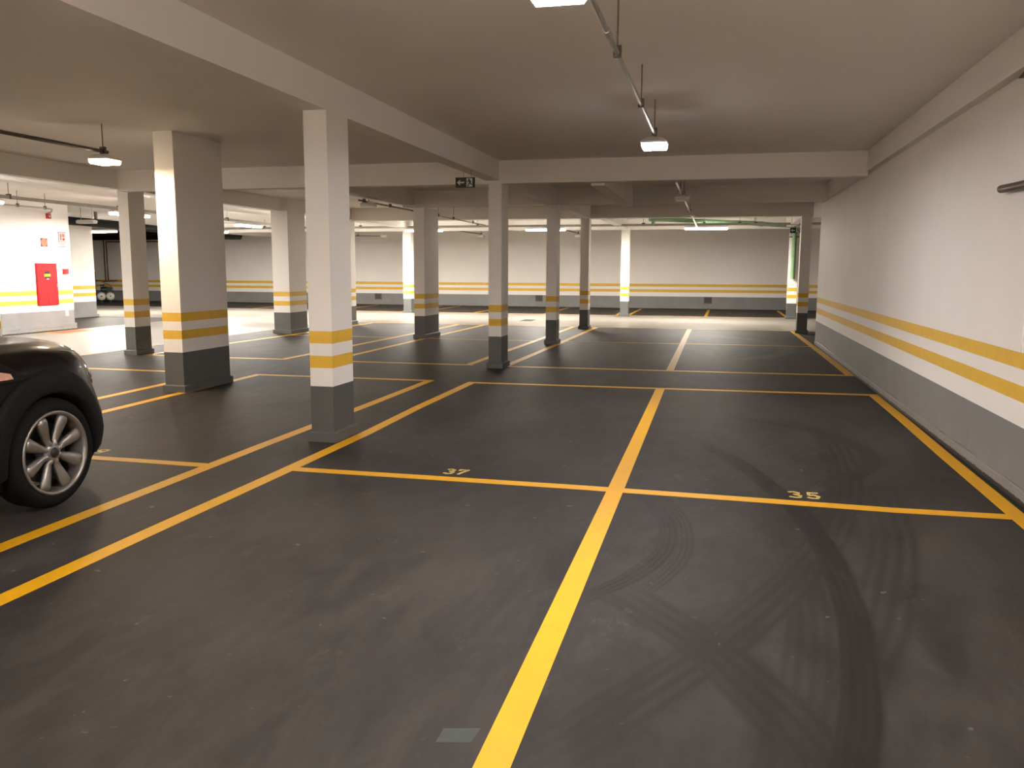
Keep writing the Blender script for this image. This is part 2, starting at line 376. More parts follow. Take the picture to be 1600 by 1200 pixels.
# stencilled stall numbers: strokes with gaps
DIG = {
 '3': [[(0, .92), (.30, 1.0)], [(.42, 1.0), (.85, .86), (.78, .62), (.45, .54)], [(.55, .50), (.98, .36), (.86, .06), (.52, 0)], [(.40, 0), (.02, .10)]],
 '5': [[(.95, 1.0), (.15, 1.0), (.12, .62)], [(.12, .52), (.55, .62)], [(.62, .60), (1.0, .38), (.80, .04), (.45, 0)], [(.35, 0), (.02, .12)]],
 '7': [[(.02, .82), (.04, 1.0), (.45, 1.0)], [(.55, 1.0), (1.0, 1.0), (.62, .48)], [(.56, .40), (.36, 0)]],
 '9': [[(.95, .62), (.90, .95), (.55, 1.0)], [(.45, 1.0), (.06, .88), (.08, .52), (.42, .44)], [(.52, .44), (.92, .56)], [(.94, .46), (.80, .08), (.10, 0)]],
}
def number(txt, x, y, wd, hg, gap):
    mb = MB()
    for ch in txt:
        for st in DIG[ch]:
            for a, b in zip(st, st[1:]):
                A = Vector((x+a[0]*wd, y+a[1]*hg, 0)); B = Vector((x+b[0]*wd, y+b[1]*hg, 0)); d = (B-A).normalized()
                A -= d*0.006; B += d*0.006; n = Vector((-d.y, d.x, 0))*0.011
                mb.prism([(q.x, q.y) for q in (A-n, B-n, B+n, A+n)], 'Z', -0.004, 0.0026)
        x += wd+gap
    return obj('stall_number', mb, M['number'], fl)
number('37', -1.925, 5.80, 0.060, 0.135, 0.032); number('35', 0.522, 5.752, 0.070, 0.145, 0.045); number('39', -5.03, 5.74, 0.075, 0.13, 0.03)

ce = struct('ceiling', MB().box(-30, 9, -8, 33.1, CEIL, CEIL+0.2), M['ceil'])
def beam(x0, x1, y0, y1, z0): return obj('beam', MB().box(x0, x1, y0, y1, z0, CEIL+0.01), M['ceil'], ce)
beam(-3.41, -3.20, -8, 12.45, 2.805)         # over the near column row
beam(-3.36, -3.16, 12.56, 16.80, 2.77); beam(-3.36, -3.15, 17.07, 21.3, 2.77); beam(-3.06, -2.85, 21.55, 27.4, 2.80)
beam(-9.945, -9.744, -8, 17.8, 2.80); beam(-10.0, -9.59, 17.8, 27.3, 2.80)
beam(-9.75, 1.90, 12.35, 12.56, 2.76)        # first cross beam
beam(-6.40, 1.90, 16.73, 17.07, 2.78)        # second
beam(-10.0, 2.13, 21.25, 21.55, 2.774)       # third, along the aisle
beam(-18.1, 9, 27.35, 27.65, 2.773)          # fourth, far side of the aisle
beam(-6.39, -6.15, 12.56, 16.74, 2.80); beam(-1.86, -1.66, 12.56, 16.74, 2.72)
beam(1.885, 2.16, -8, 17.9, 2.822); beam(1.95, 2.16, 21.55, 27.4, 2.80); beam(-18.1, -17.9, 27.65, 33.1, 2.78)

def wall(name, x0, x1, y0, y1, face, mat_base='greywall', z1=CEIL):
    """painted wall: white above, two yellow stripes, grey base; face = side that carries the stripes"""
    mb = MB()
    for a, b in ((Z_G, Z_S2[0]), (Z_S2[1], Z_S1[0]), (Z_S1[1], z1)): mb.box(x0, x1, y0, y1, a, b)
    o = struct(name, mb, M['white'])
    for a, b in (Z_S2, Z_S1): obj('stripe', MB().box(x0, x1, y0, y1, a, b), M['stripe'], o)
    obj('painted_base', MB().box(x0, x1, y0, y1, -0.02, Z_G), M[mat_base], o)
    return o
wr = wall('wall_right', XR, XR+0.2, -8, 18.1, '-X')
sk = []
y = -8.0
mbk = MB()                                    # rough mortar fillet along the wall foot
ys = [-8 + 0.29*i for i in range(91)]
pr = []
for yy in ys:
    pr.append((yy, 0.098+random.uniform(-0.007, 0.007), XR-0.006-random.uniform(0, 0.004)))
v = []
for yy, zz, xx in pr:
    yy = min(yy, 18.1); v += [(XR+0.01, yy, -0.01), (xx-0.002, yy, -0.01), (xx, yy, zz-0.012), (XR+0.01, yy, zz)]
n = len(pr); f = [(4*i+k, 4*i+(k+1) % 4, 4*i+4+(k+1) % 4, 4*i+4+k) for i in range(n-1) for k in range(4)] + [(0, 1, 2, 3), (4*n-1, 4*n-2, 4*n-3, 4*n-4)]
obj('skirting', mbk.add(v, f), M['greywall'], wr)
obj('pilaster', MB().box(XR-0.012, XR+0.05, 6.15, 6.60, 0.97, 2.79), M['white'], wr)
wf = wall('wall_far', -30, 9, 33.1, 33.4, '-Y')
wl = wall('wall_left', -17.5, -15.25, -8, 17.5, '+X')
obj('skirting', MB().box(-17.5, -15.22, -8, 17.53, -0.02, 0.17), M['greywall'], wl)
obj('paint_tab', MB().box(-15.3, -15.246, 17.22, 17.305, 0.352, Z_G+0.005), M['white'], wl)
w2 = wall('wall_left', -18.8, -18.4, 17.3, 22.05, '+X')
obj('skirting', MB().box(-18.8, -18.36, 17.55, 22.09, -0.02, 0.10), M['greywall'], w2)
wall('wall_left', -30.2, -30, -8, 33.1, '+X'); wall('wall_front', -30, 9, -8.2, -8, '+Y'); wall('wall_right', 9, 9.2, -8, 33.1, '-X')
wall('wall_right', 2.17, 9, 17.9, 18.1, '+Y')

# ------------------------------------------------------------------ columns
def column(x0, x1, y0, y1, top, label):
    t = thing('concrete_column', ((x0+x1)/2, (y0+y1)/2, 0), label, 'column', 'striped parking columns')
    mb = MB()
    for a, b in ((Z_G, Z_S2[0]), (Z_S2[1], Z_S1[0]), (Z_S1[1], top+0.01)): mb.box(x0, x1, y0, y1, a, b)
    obj('shaft', mb, M['white'], t)
    for a, b in (Z_S2, Z_S1): obj('stripe', MB().box(x0, x1, y0, y1, a, b), M['stripe'], t)
    obj('painted_base', MB().box(x0, x1, y0, y1, 0.0, Z_G), M['grey'], t)
    e = 0.026; p = MB()                        # plinth with a bevelled top
    v = []
    for ex, z in ((e, 0.0), (e, 0.078), (0.002, 0.092)):
        v += [(x0-ex, y0-ex, z), (x1+ex, y0-ex, z), (x1+ex, y1+ex, z), (x0-ex, y1+ex, z)]
    p.add(v, [(3, 2, 1, 0), (8, 9, 10, 11)] + [(4*i+k, 4*i+(k+1) % 4, 4*i+4+(k+1) % 4, 4*i+4+k) for i in range(2) for k in range(4)])
    obj('plinth', p, M['grey'], t)
    return t
column(-3.412, -3.201, 6.636, 7.056, 2.80, 'slim striped column nearest to the camera, between the paired yellow lines')
column(-6.51, -6.252, 8.90, 9.90, CEIL, 'widest striped column, its narrow face lit warm yellow, second from the camera')
column(-3.365, -3.165, 12.353, 12.77, 2.765, 'slim striped column behind the black exit sign with the arrow')
column(-3.358, -3.145, 16.727, 17.067, 2.775, 'striped column with one pale face, just right of the floor drain')
column(-3.391, -3.176, 21.231, 21.571, 2.774, 'thin dark-faced column with a bright right edge at the aisle border')
column(-6.389, -6.146, 17.32, 18.258, 2.79, 'broad striped column in the middle, far behind the slim nearest one')
column(-9.945, -9.744, 12.574, 12.99, 2.80, 'striped column left of the widest one, beside the cream left aisle')
column(-10.005, -9.59, 17.754, 18.586, 2.80, 'broad striped column seen between the widest and the nearest column')
column(-9.945, -9.744, 9.35, 9.78, 2.80, 'striped column cut by the left edge of the photograph')
column(-10.0, -9.66, 21.25, 21.60, 2.774, 'striped column almost wholly hidden behind the nearest slim column')
column(-10.49, -10.208, 27.38, 27.78, 2.773, 'brightly lit white column against the far wall, left of the middle broad column')
column(-3.059, -2.796, 27.43, 27.70, 2.773, 'brightly lit white column against the far wall, right of the dark thin column')
column(1.875, 2.11, 21.27, 21.55, 2.774, 'dark-faced column at the far end of the right wall')
column(2.10, 2.375, 27.43, 27.70, 2.773, 'white column against the far wall carrying the green pipe')

# ------------------------------------------------------------------ lamps
BOX3 = [(3, 2, 1, 0), (8, 9, 10, 11)] + [(4*i+k, 4*i+(k+1) % 4, 4*i+4+(k+1) % 4, 4*i+4+k) for i in range(2) for k in range(4)]
def cover(x, y, zb, hx, hy, lit, t):
    v = []                                     # frosted cover: slightly rounded sides, the lit panel is its underside
    for e, z in ((0.010, zb+0.001), (0.002, zb+0.012), (0, zb+0.045)):
        v += [(x-hx+e, y-hy+e, z), (x+hx-e, y-hy+e, z), (x+hx-e, y+hy-e, z), (x-hx+e, y+hy-e, z)]
    c = obj('cover', MB().add(v, BOX3), M[RIM[lit]], t)
    obj('panel', MB().box(x-hx+0.012, x+hx-0.012, y-hy+0.012, y+hy-0.012, zb-0.002, zb+0.004), M[lit], c)
    return c
def stall_lamp(x, y, lit, label, zb=2.655):
    t = thing('ceiling_lamp', (x, y, zb), label, 'lamp', 'small square stall lamps')
    h = 0.125
    v = []
    for e, z in ((h, zb+0.045), (h, zb+0.06), (h*0.55, zb+0.10)):
        v += [(x-e, y-e, z), (x+e, y-e, z), (x+e, y+e, z), (x-e, y+e, z)]
    obj('housing', MB().add(v, [(3, 2, 1, 0), (8, 9, 10, 11)] + [(4*i+k, 4*i+(k+1) % 4, 4*i+4+(k+1) % 4, 4*i+4+k) for i in range(2) for k in range(4)]), M['housing'], t)
    v = []
    cov = cover(x, y, zb, h*0.95, h*0.95, lit, t)
    obj('stem', MB().tube([(x, y, zb+0.09), (x, y, 2.79)], 0.013, 8), M['galv'], t)
    return t
stall_lamp(-0.64, 8.42, 'lampA', 'lit square lamp hanging at the near conduit end, in front of the first cross beam')
stall_lamp(-0.72, 3.73, 'lampN', 'lit square lamp at the very top edge of the photograph')
stall_lamp(-6.74, 8.35, 'lampW', 'warm lit square lamp left of the widest column')
stall_lamp(-6.74, 3.6, 'fillV', 'added fill lamp over the black car, out of view to the left')  # added out of view to light the column fronts
stall_lamp(-0.635, 14.70, 'unlit', 'unlit square lamp just behind the first cross beam')
stall_lamp(-0.635, 18.70, 'unlit', 'unlit square lamp behind the second cross beam')
stall_lamp(-8.46, 30.0, 'unlit', 'unlit square lamp before the far wall, right of the middle broad column')
stall_lamp(-4.88, 30.0, 'unlit', 'unlit square lamp by the far wall left of the dark thin column')
stall_lamp(-12.0, 29.5, 'unlit', 'unlit square lamp by the far wall right of the nearest slim column')
stall_lamp(-6.46, 15.1, 'unlit', 'unlit square lamp high behind the first cross beam, left of the middle broad column')

def batten(x, y, axis, lit, label, ln=1.22, zb=2.675, top=2.782):
    t = thing('batten_lamp', (x, y, zb), label, 'lamp', 'long aisle battens')
    hx, hy = (ln/2, 0.085) if axis == 'X' else (0.085, ln/2)
    v = []
    for e, z in ((0, zb+0.05), (0, zb+0.065), (-0.03, zb+0.095)):
        v += [(x-hx-e, y-hy-e, z), (x+hx+e, y-hy-e, z), (x+hx+e, y+hy+e, z), (x-hx-e, y+hy+e, z)]
    box3 = [(3, 2, 1, 0), (8, 9, 10, 11)] + [(4*i+k, 4*i+(k+1) % 4, 4*i+4+(k+1) % 4, 4*i+4+k) for i in range(2) for k in range(4)]
    obj('housing', MB().add(v, box3), M['housing'], t)
    cover(x, y, zb, hx-0.005, hy-0.005, lit, t)
    for sgn in (-1, 1):
        dx, dy = (sgn*ln*0.32, 0) if axis == 'X' else (0, sgn*ln*0.32)
        obj('hanger', MB().tube([(x+dx, y+dy, zb+0.09), (x+dx, y+dy, top)], 0.007, 6), M['galv'], t)
    return t
batten(-0.39, 25.5, 'X', 'lampB', 'lit aisle batten on the right, under the green pipe')
batten(-5.15, 25.5, 'X', 'lampB', 'lit aisle batten half behind the column right of the exit sign')
batten(-9.05, 25.5, 'X', 'lampB', 'lit aisle batten half behind the middle broad column')
batten(-13.1, 16.95, 'Y', 'lampL', 'lit aisle batten half behind the column left of the widest one')
batten(-13.1, 22.0, 'Y', 'lampL', 'lit aisle batten right of the widest column')
batten(-13.1, 12.75, 'Y', 'lampL', 'lit aisle batten at the left edge of the photograph')
batten(-12.4, 25.5, 'X', 'lampB', 'lit aisle batten glinting between two columns left of the nearest one')
batten(-13.1, 8.4, 'Y', 'lampL', 'added fill batten of the left aisle, out of view, before the hose cabinet')  # this and the next batten are unseen, added to light column fronts
batten(-13.1, 4.1, 'Y', 'lampL', 'added fill batten of the left aisle, out of view, nearest the camera side')
batten(-16.6, 25.5, 'X', 'lampB', 'added fill batten hidden behind the widest column')  # added unseen to brighten the left of the far wall
batten(-20.2, 24.6, 'X', 'lampB', 'lit batten far left in front of the black drain pipes', top=CEIL+0.01)
batten(-0.4, -3.0, 'X', 'fillK', 'added fill batten behind the camera on the right', top=CEIL+0.01)  # these three unseen battens are added as fill from behind
batten(-4.7, -3.0, 'X', 'fillK', 'added fill batten behind the camera in the middle', top=CEIL+0.01)
batten(-9.0, -3.0, 'X', 'fillK', 'added fill batten behind the camera on the left', top=CEIL+0.01)
batten(-16.5, 19.6, 'X', 'unlit', 'unlit batten left, before the sloping black drain pipe', 0.55, top=CEIL+0.01)

# ------------------------------------------------------------------ conduits, trays and pipes
def conduit(name, pts, r, mat, rods, label, cat='pipe', rod_r=0.006, square=None, couplers=()):
    base = Vector(pts[0]); t = thing(name, base, label, cat)
    if square:
        a, b = Vector(pts[0]), Vector(pts[1]); s = square/2
        mb = MB()
        if abs(a.x-b.x) > abs(a.y-b.y): mb.box(min(a.x, b.x), max(a.x, b.x), a.y-s, a.y+s, a.z-s, a.z+s)
        else: mb.box(a.x-s, a.x+s, min(a.y, b.y), max(a.y, b.y), a.z-s, a.z+s)
        obj('channel', mb, M[mat], t)
    else:
        obj('pipe', MB().tube(pts, r, 12), M[mat], t)
    R = square/2 if square else r
    for (x, y, z) in rods:
        obj('hanger_rod', MB().tube([(x, y, z+R*0.4), (x, y, CEIL+0.01)], rod_r, 6), M['rod'], t)
        obj('clamp', MB().box(x-R*1.3-0.004, x+R*1.3+0.004, y-0.018, y+0.018, z-R-(0.0005 if square else 0.006), z+R+0.03), M['darkpipe'], t)
    for (p, q) in couplers: obj('coupling', MB().tube([p, q], R*1.35, 12), M[mat], t)
    return t
conduit('cable_conduit', [(-0.635, 0.4, 2.785), (-0.635, 8.42, 2.785)], 0.015, 'galv', [(-0.635, 2.3, 2.785), (-0.635, 5.27, 2.785), (-0.635, 6.89, 2.785), (-0.635, 8.30, 2.785)],
        'grey steel conduit on rods along the near ceiling, ending at the lit square lamp', couplers=[((-0.635, 4.75, 2.785), (-0.635, 4.87, 2.785))])
conduit('cable_conduit', [(-0.635, 12.60, 2.757), (-0.635, 25.2, 2.715)], 0.018, 'galvbright', [(-0.665, 14.75, 2.752), (-0.605, 14.65, 2.752), (-0.635, 18.75, 2.737)],
        'shining steel conduit run behind the first cross beam, between the unlit lamps')
conduit('cable_conduit', [(-6.74, 0.4, 2.79), (-6.74, 8.40, 2.79)], 0.020, 'darkpipe', [(-6.74, 3.5, 2.79), (-6.74, 8.33, 2.79)],
        'dark steel conduit at upper left, ending at the warm lit lamp')
conduit('cable_channel', [(-13.1, -2, 2.815), (-13.1, 26.0, 2.815)], 0, 'tray', [(-13.1, yy, 2.815) for yy in (4.5, 7.5, 10.6, 13.55, 16.6, 19.5, 20.9, 24.0)],
        'grey cable channel on rods over the left aisle, carrying battens', 'channel', square=0.065)
conduit('cable_channel', [(-13.066, 25.5, 2.815), (9, 25.5, 2.815)], 0, 'tray', [(xx, 25.5, 2.815) for xx in (-11.2, -8.9, -7.3, -5.0, -3.85, -2.2, -0.45, 0.55, 1.0)],
        'grey cable channel on rods across the far aisle, carrying battens', 'channel', square=0.065)
conduit('cable_channel', [(-17.2, 25.5, 2.815), (-13.134, 25.5, 2.815)], 0, 'tray', [(-16.9, 25.5, 2.815), (-14.6, 25.5, 2.815)],
        'grey cable channel over the far aisle, left end beyond the crossing channel', 'channel', square=0.065)
conduit('cable_conduit', [(-14.25, 13.2, 2.775), (-14.25, 15.75, 2.775), (-14.3, 15.95, 2.77), (-15.0, 16.7, 2.77), (-15.22, 16.85, 2.76)], 0.018, 'tray', [(-14.25, 14.95, 2.775), (-14.25, 15.7, 2.775)],
        'thin grey conduit before the white left wall, leading to the red bell')
conduit('cable_conduit', [(-13.4, 28.95, 2.70), (-12.05, 29.5, 2.70)], 0.016, 'darkpipe', [(-12.9, 29.15, 2.70)], 'short dark conduit before the far wall just right of the nearest column')
conduit('cable_conduit', [(-8.75, 27.65, 2.80), (-8.46, 30.05, 2.775)], 0.016, 'darkpipe', [(-8.46, 30.05, 2.775)], 'short dark conduit before the far wall right of the middle broad column')
conduit('cable_conduit', [(-4.95, 27.65, 2.80), (-4.88, 30.05, 2.775)], 0.016, 'darkpipe', [(-4.88, 30.05, 2.775)], 'short dark conduit before the far wall beside the dark thin column')
conduit('cable_conduit', [(-6.46, 14.65, 2.748), (-6.47, 18.0, 2.748), (-6.52, 23.6, 2.748)], 0.016, 'darkpipe', [(-6.46, 14.9, 2.748), (-6.46, 16.2, 2.748), (-6.475, 19.25, 2.748), (-6.49, 20.5, 2.748), (-6.51, 22.3, 2.748)],
        'long thin conduit passing the left side of the middle broad column under the ceiling')

# green pipe: drops down the far white column, runs off to the left under the ceiling
t = thing('green_pipe', (2.22, 27.33, 1.24), 'green drain pipe running under the far ceiling and down a white column', 'pipe')
obj('pipe', MB().tube([(2.22, 27.33, 1.24), (2.22, 27.33, 2.72), (2.19, 27.26, 2.80), (2.08, 27.15, 2.84), (0.9, 26.55, 2.895), (-2.0, 25.12, 2.965)], 0.066, 14), M['green'], t)
obj('socket', MB().tube([(2.22, 27.33, 2.60), (2.22, 27.33, 2.72)], 0.078, 14), M['green'], t)
obj('socket', MB().tube([(1.25, 26.73, 2.878), (1.13, 26.67, 2.884)], 0.078, 14), M['green'], t)
obj('elbow', MB().tube([(-1.75, 25.245, 2.958), (-1.86, 25.19, 2.95), (-1.90, 25.17, 2.87), (-1.90, 25.17, 2.80)], 0.045, 12), M['green'], t)
obj('bracket', MB().box(2.07, 2.37, 27.30, 27.43, 2.50, 2.525), M['darkpipe'], t)
for yy, xx in ((25.5, -1.23), (26.6, 1.0)): obj('hanger_rod', MB().tube([(xx, yy, 2.94), (xx, yy, CEIL+0.01)], 0.007, 6), M['rod'], t)

# black drain pipes, far left
t = thing('drain_pipe', (-19.8, 32.45, 2.85), 'thick black drain pipe with a capped end along the far wall', 'pipe')
obj('pipe', MB().tube([(-29.5, 32.45, 2.83), (-19.8, 32.45, 2.85)], 0.125, 16), M['blackgloss'], t)
obj('end_cap', MB().tube([(-20.25, 32.45, 2.85), (-19.76, 32.45, 2.85)], 0.14, 16), M['blackgloss'], t)
obj('hanger', MB().box(-24.55, -24.5, 32.30, 32.60, 2.80, CEIL+0.01), M['rod'], t)
t = thing('drain_pipe', (-17.3, 17.6, 2.78), 'sloping black drain pipe over the left wall end', 'pipe')
obj('pipe', MB().tube([(-17.3, 17.6, 2.79), (-17.4, 22.3, 2.76), (-18.3, 26.8, 2.74), (-19.3, 31.6, 2.80), (-19.7, 32.3, 2.84)], 0.115, 14), M['blackgloss'], t)
obj('hanger', MB().box(-17.42, -17.36, 21.0, 21.06, 2.7, CEIL+0.01), M['rod'], t)
t = thing('drain_pipe', (-28, 31.6, 2.93), 'upper black drain pipe above the thick capped one', 'pipe')
obj('pipe', MB().tube([(-29.5, 31.5, 2.99), (-23.5, 31.7, 2.97), (-19.9, 31.9, 2.96)], 0.075, 14), M['blackgloss'], t)
obj('hanger', MB().box(-23.1, -23.05, 31.66, 31.76, 2.95, CEIL+0.01), M['rod'], t)

# ------------------------------------------------------------------ exit signs
def exit_sign(x, y, z, s, label, rods):
    """x,z centre; faces the camera side (-Y)"""
    t = thing('exit_sign', (x, y, z), label, 'sign')
    wd, hg = 0.26*s, 0.13*s
    obj('plate', MB().box(x-wd/2, x+wd/2, y-0.006, y+0.006, z-hg/2, z+hg/2), M['black'], t)
    Y0, Y1 = y-0.0085, y-0.005
    def pl(pts): return [(x+a*s, z+b*s) for a, b in pts]
    obj('arrow', MB().prism(pl([(-.112, 0), (-.070, -.036), (-.064, -.030), (-.076, -.010), (-.012, -.010), (-.012, .010), (-.076, .010), (-.064, .030), (-.070, .036)][::-1]), 'Y', Y0, Y1), M['signglow'], t)
    obj('doorway', MB().prism(pl([(.018, -.055), (.098, -.055), (.098, .055), (.018, .055)]), 'Y', Y0, Y1), M['signglow'], t)
    fm = MB(); Ya, Yb = y-0.0105, y-0.008
    fm.prism(pl([(.052+.011*cos(a*pi/5), .038+.011*sin(a*pi/5)) for a in range(10)]), 'Y', Ya, Yb)
    def limb(p, q, w):
        a = Vector((*p, 0)); b = Vector((*q, 0)); d = (b-a).normalized(); n = Vector((-d.y, d.x, 0))*w/2
        fm.prism(pl([(c.x, c.y) for c in (a-n, b-n, b+n, a+n)]), 'Y', Ya, Yb)
    limb((.056, .030), (.066, -.008), .020); limb((.058, .022), (.034, .008), .010); limb((.034, .008), (.022, .016), .009)
    limb((.060, .022), (.084, .006), .010); limb((.062, -.006), (.046, -.026), .013); limb((.046, -.026), (.034, -.052), .011)
    limb((.066, -.006), (.084, -.022), .013); limb((.084, -.022), (.104, -.026), .011)
    obj('running_figure', fm, M['black'], t)
    for dx in rods: obj('hanger_wire', MB().tube([(x+dx*s, y, z+hg/2-0.005), (x+dx*s, y, CEIL if y > 12 else 2.81)], 0.003, 6), M['rod'], t)
    return t
exit_sign(-3.318, 11.0, 2.644, 1.03, 'black exit sign with left arrow and running figure under the long beam', (-0.02, 0.08))
exit_sign(1.965, 24.0, 2.56, 1.05, 'small far exit sign with arrow, beside the column at the right wall end', (-0.09, 0.09))

# ------------------------------------------------------------------ fire equipment on the left wall (face x = -15.25)
XW = -15.25
t = thing('hydrant_cabinet', (XW, 16.69, 0.62), 'red fire hose cabinet with a round black and yellow badge on the white left wall', 'cabinet')
obj('frame', MB().box(XW-0.05, XW+0.02, 16.365, 17.01, 0.62, 1.60), M['red'], t)
d = obj('door', MB().box(XW+0.018, XW+0.034, 16.385, 16.99, 0.64, 1.58), M['red'], t)
badge = obj('badge', MB().lathe((XW+0.033, 16.687, 1.325), (1, 0, 0), [(0.0, 0.004), (0.098, 0.004), (0.098, 0)], 28, False), M['black'], t)
obj('yellow_band', MB().box(XW+0.033, XW+0.0385, 16.589, 16.785, 1.29, 1.355), M['yellowlabel'], badge)
obj('white_mark', MB().box(XW+0.033, XW+0.0385, 16.66, 16.725, 1.225, 1.25), M['signwhite'], badge)
for k in range(5):
    obj('louver', MB().prism([(XW+0.033, 0.70+k*0.028), (XW+0.045, 0.703+k*0.028), (XW+0.033, 0.712+k*0.028)], 'Y', 16.68, 16.78), M['signred'], d)
obj('latch', MB().box(XW+0.033, XW+0.05, 16.945, 16.965, 1.05, 1.11), M['chrome'], d)
t = thing('fire_bell', (XW, 16.85, 2.69), 'small red alarm sounder high on the white left wall', 'alarm')
obj('body', MB().box(XW-0.01, XW+0.06, 16.80, 16.90, 2.63, 2.75), M['red'], t)
obj('lens', MB().lathe((XW+0.058, 16.85, 2.685), (1, 0, 0), [(0.028, 0), (0.024, 0.018), (0.0, 0.026)], 16), M['signwhite'], t)
t = thing('alarm_button', (XW, 17.275, 1.41), 'small square red alarm call point right of the hose cabinet', 'alarm')
obj('body', MB().box(XW-0.01, XW+0.05, 17.20, 17.35, 1.35, 1.47), M['red'], t)
obj('button', MB().box(XW+0.048, XW+0.056, 17.255, 17.325, 1.39, 1.43), M['signred'], t)
t = thing('extinguisher_sign', (XW, 16.69, 2.08), 'red square sign with an orange disc above the hose cabinet', 'sign')
obj('plate', MB().box(XW-0.01, XW+0.006, 16.59, 16.79, 1.98, 2.175), M['signdark'], t)
obj('disc', MB().lathe((XW+0.006, 16.69, 2.078), (1, 0, 0), [(0.0, 0.004), (0.094, 0.004), (0.094, 0)], 28, False), M['signorange'], t)
t = thing('instruction_sign', (XW, 17.25, 2.2), 'red bordered white fire sign with small print below, near the left wall end', 'sign')
obj('plate', MB().box(XW-0.01, XW+0.006, 17.14, 17.37, 2.10, 2.34), M['signred'], t)
obj('panel', MB().box(XW+0.005, XW+0.009, 17.152, 17.358, 2.115, 2.328), M['signwhite'], t)
em = MB(); em.prism([(17.27, 2.14), (17.32, 2.14), (17.335, 2.175), (17.315, 2.20), (17.27, 2.19), (17.255, 2.165)], 'X', XW+0.008, XW+0.011)
obj('red_emblem', em, M['red'], t)
em = MB(); em.prism([(17.18, 2.14), (17.23, 2.14), (17.24, 2.28), (17.19, 2.30)], 'X', XW+0.008, XW+0.0105); em.prism([(17.26, 2.22), (17.33, 2.215), (17.33, 2.29), (17.26, 2.30)], 'X', XW+0.008, XW+0.0105)
obj('faded_emblem', em, M['pink'], t)
tm = MB()
for zz, a, b in ((2.065, 17.16, 17.36), (2.03, 17.235, 17.29), (1.995, 17.145, 17.385)):
    yv = a
    while yv < b-0.01:
        wv = random.uniform(0.014, 0.02); tm.box(XW-0.005, XW+0.003, yv, yv+wv, zz-0.011, zz+0.011); yv += wv+0.006
obj('small_print', tm, M['pink'], t)

# ------------------------------------------------------------------ wall vents, floor drain, right wall bar
def vent(x, label):
    t = thing('wall_vent', (x, 33.1, 0.36), label, 'vent', 'grey wall vents')
    z0, z1, hw = 0.235, 0.485, 0.148
    fm = MB()
    fm.box(x-hw, x+hw, 33.075, 33.11, z1-0.022, z1); fm.box(x-hw, x+hw, 33.075, 33.11, z0, z0+0.022)
    fm.box(x-hw, x-hw+0.022, 33.075, 33.11, z0+0.022, z1-0.022); fm.box(x+hw-0.022, x+hw, 33.075, 33.11, z0+0.022, z1-0.022)
    obj('frame', fm, M['vent'], t)
    obj('backing', MB().box(x-hw+0.02, x+hw-0.02, 33.095, 33.11, z0+0.02, z1-0.02), M['black'], t)
    for k in range(4):
        z = z0+0.034+k*0.052
        obj('slat', MB().prism([(33.082, z), (33.096, z+0.026), (33.096, z+0.032), (33.080, z+0.006)], 'X', x-hw+0.02, x+hw-0.02), M['vent'], t)
vent(-6.925, 'grey louvred vent in the far wall base, above the floor drain')
vent(-0.35, 'grey louvred vent in the far wall base, under the right aisle batten')
vent(-13.80, 'grey louvred vent in the far wall base, right of the nearest column')
t = thing('floor_drain', (-5.44, 24.43, 0), 'dark rectangular drain grate set in the cream aisle floor', 'drain')
obj('frame', MB().box(-5.62, -5.26, 24.05, 24.81, -0.01, 0.006), M['grate'], t)
for k in range(8): obj('bar', MB().box(-5.60, -5.28, 24.08+k*0.09, 24.12+k*0.09, 0.005, 0.011), M['grate'], t)
t = thing('wall_bar', (XR, 6.2, 2.07), 'short dark rounded bar on the right wall at the photograph edge', 'bar')
obj('bar', MB().tube([(1.915, 6.735, 2.075), (1.915, 6.70, 2.073), (1.915, 6.4, 2.062), (1.915, 5.9, 2.05)], [0.012, 0.028, 0.030, 0.030], 12), M['darkpipe'], t)
obj('bracket', MB().box(1.915, XR, 6.10, 6.14, 2.04, 2.07), M['darkpipe'], t)
t = thing('wall_clip', (XR, 6.3, 2.79), 'dark clip under the beam at the right edge of the photograph', 'clip')
obj('clip', MB().prism([(6.05, 2.82), (6.05, 2.765), (6.44, 2.775), (6.60, 2.80), (6.50, 2.82)], 'X', 1.935, XR-0.011), M['darkpipe'], t)

# ------------------------------------------------------------------ compressor and rusty pipes, far left
cx, cy = -26.10, 31.9
t = thing('air_compressor', (cx, cy, 0), 'white twin-tank compressor with a dark green motor on the floor, far left', 'compressor')
for dx in (-0.21, 0.21):
    tk = obj('tank', MB().lathe((cx+dx, cy-0.45, 0.32), (0, 1, 0), [(0.0, 0), (0.10, 0.005), (0.17, 0.035), (0.205, 0.09), (0.205, 0.55), (0.16, 0.63), (0.0, 0.66)], 24), M['tank'], t)
    obj('plug', MB().lathe((cx+dx+0.01, cy-0.46, 0.33), (0, 1, 0), [(0.0, 0), (0.035, 0), (0.035, 0.03)], 12), M['black'], tk)
    for yy in (cy-0.25, cy+0.2): obj('foot', MB().box(cx+dx-0.05, cx+dx+0.05, yy, yy+0.06, 0, 0.14), M['black'], t)
obj('motor', MB().tube([(cx-0.2, cy-0.05, 0.66), (cx+0.22, cy-0.05, 0.66)], 0.14, 16), M['darkgreen'], t)
obj('pump_block', MB().box(cx+0.05, cx+0.30, cy-0.2, cy+0.1, 0.50, 0.78), M['black'], t)
obj('saddle', MB().box(cx-0.30, cx+0.32, cy-0.2, cy+0.12, 0.50, 0.54), M['black'], t)
obj('flywheel', MB().lathe((cx-0.24, cy-0.05, 0.66), (1, 0, 0), [(0.0, 0), (0.13, 0), (0.15, 0.02), (0.13, 0.04), (0.0, 0.04)], 20), M['black'], t)
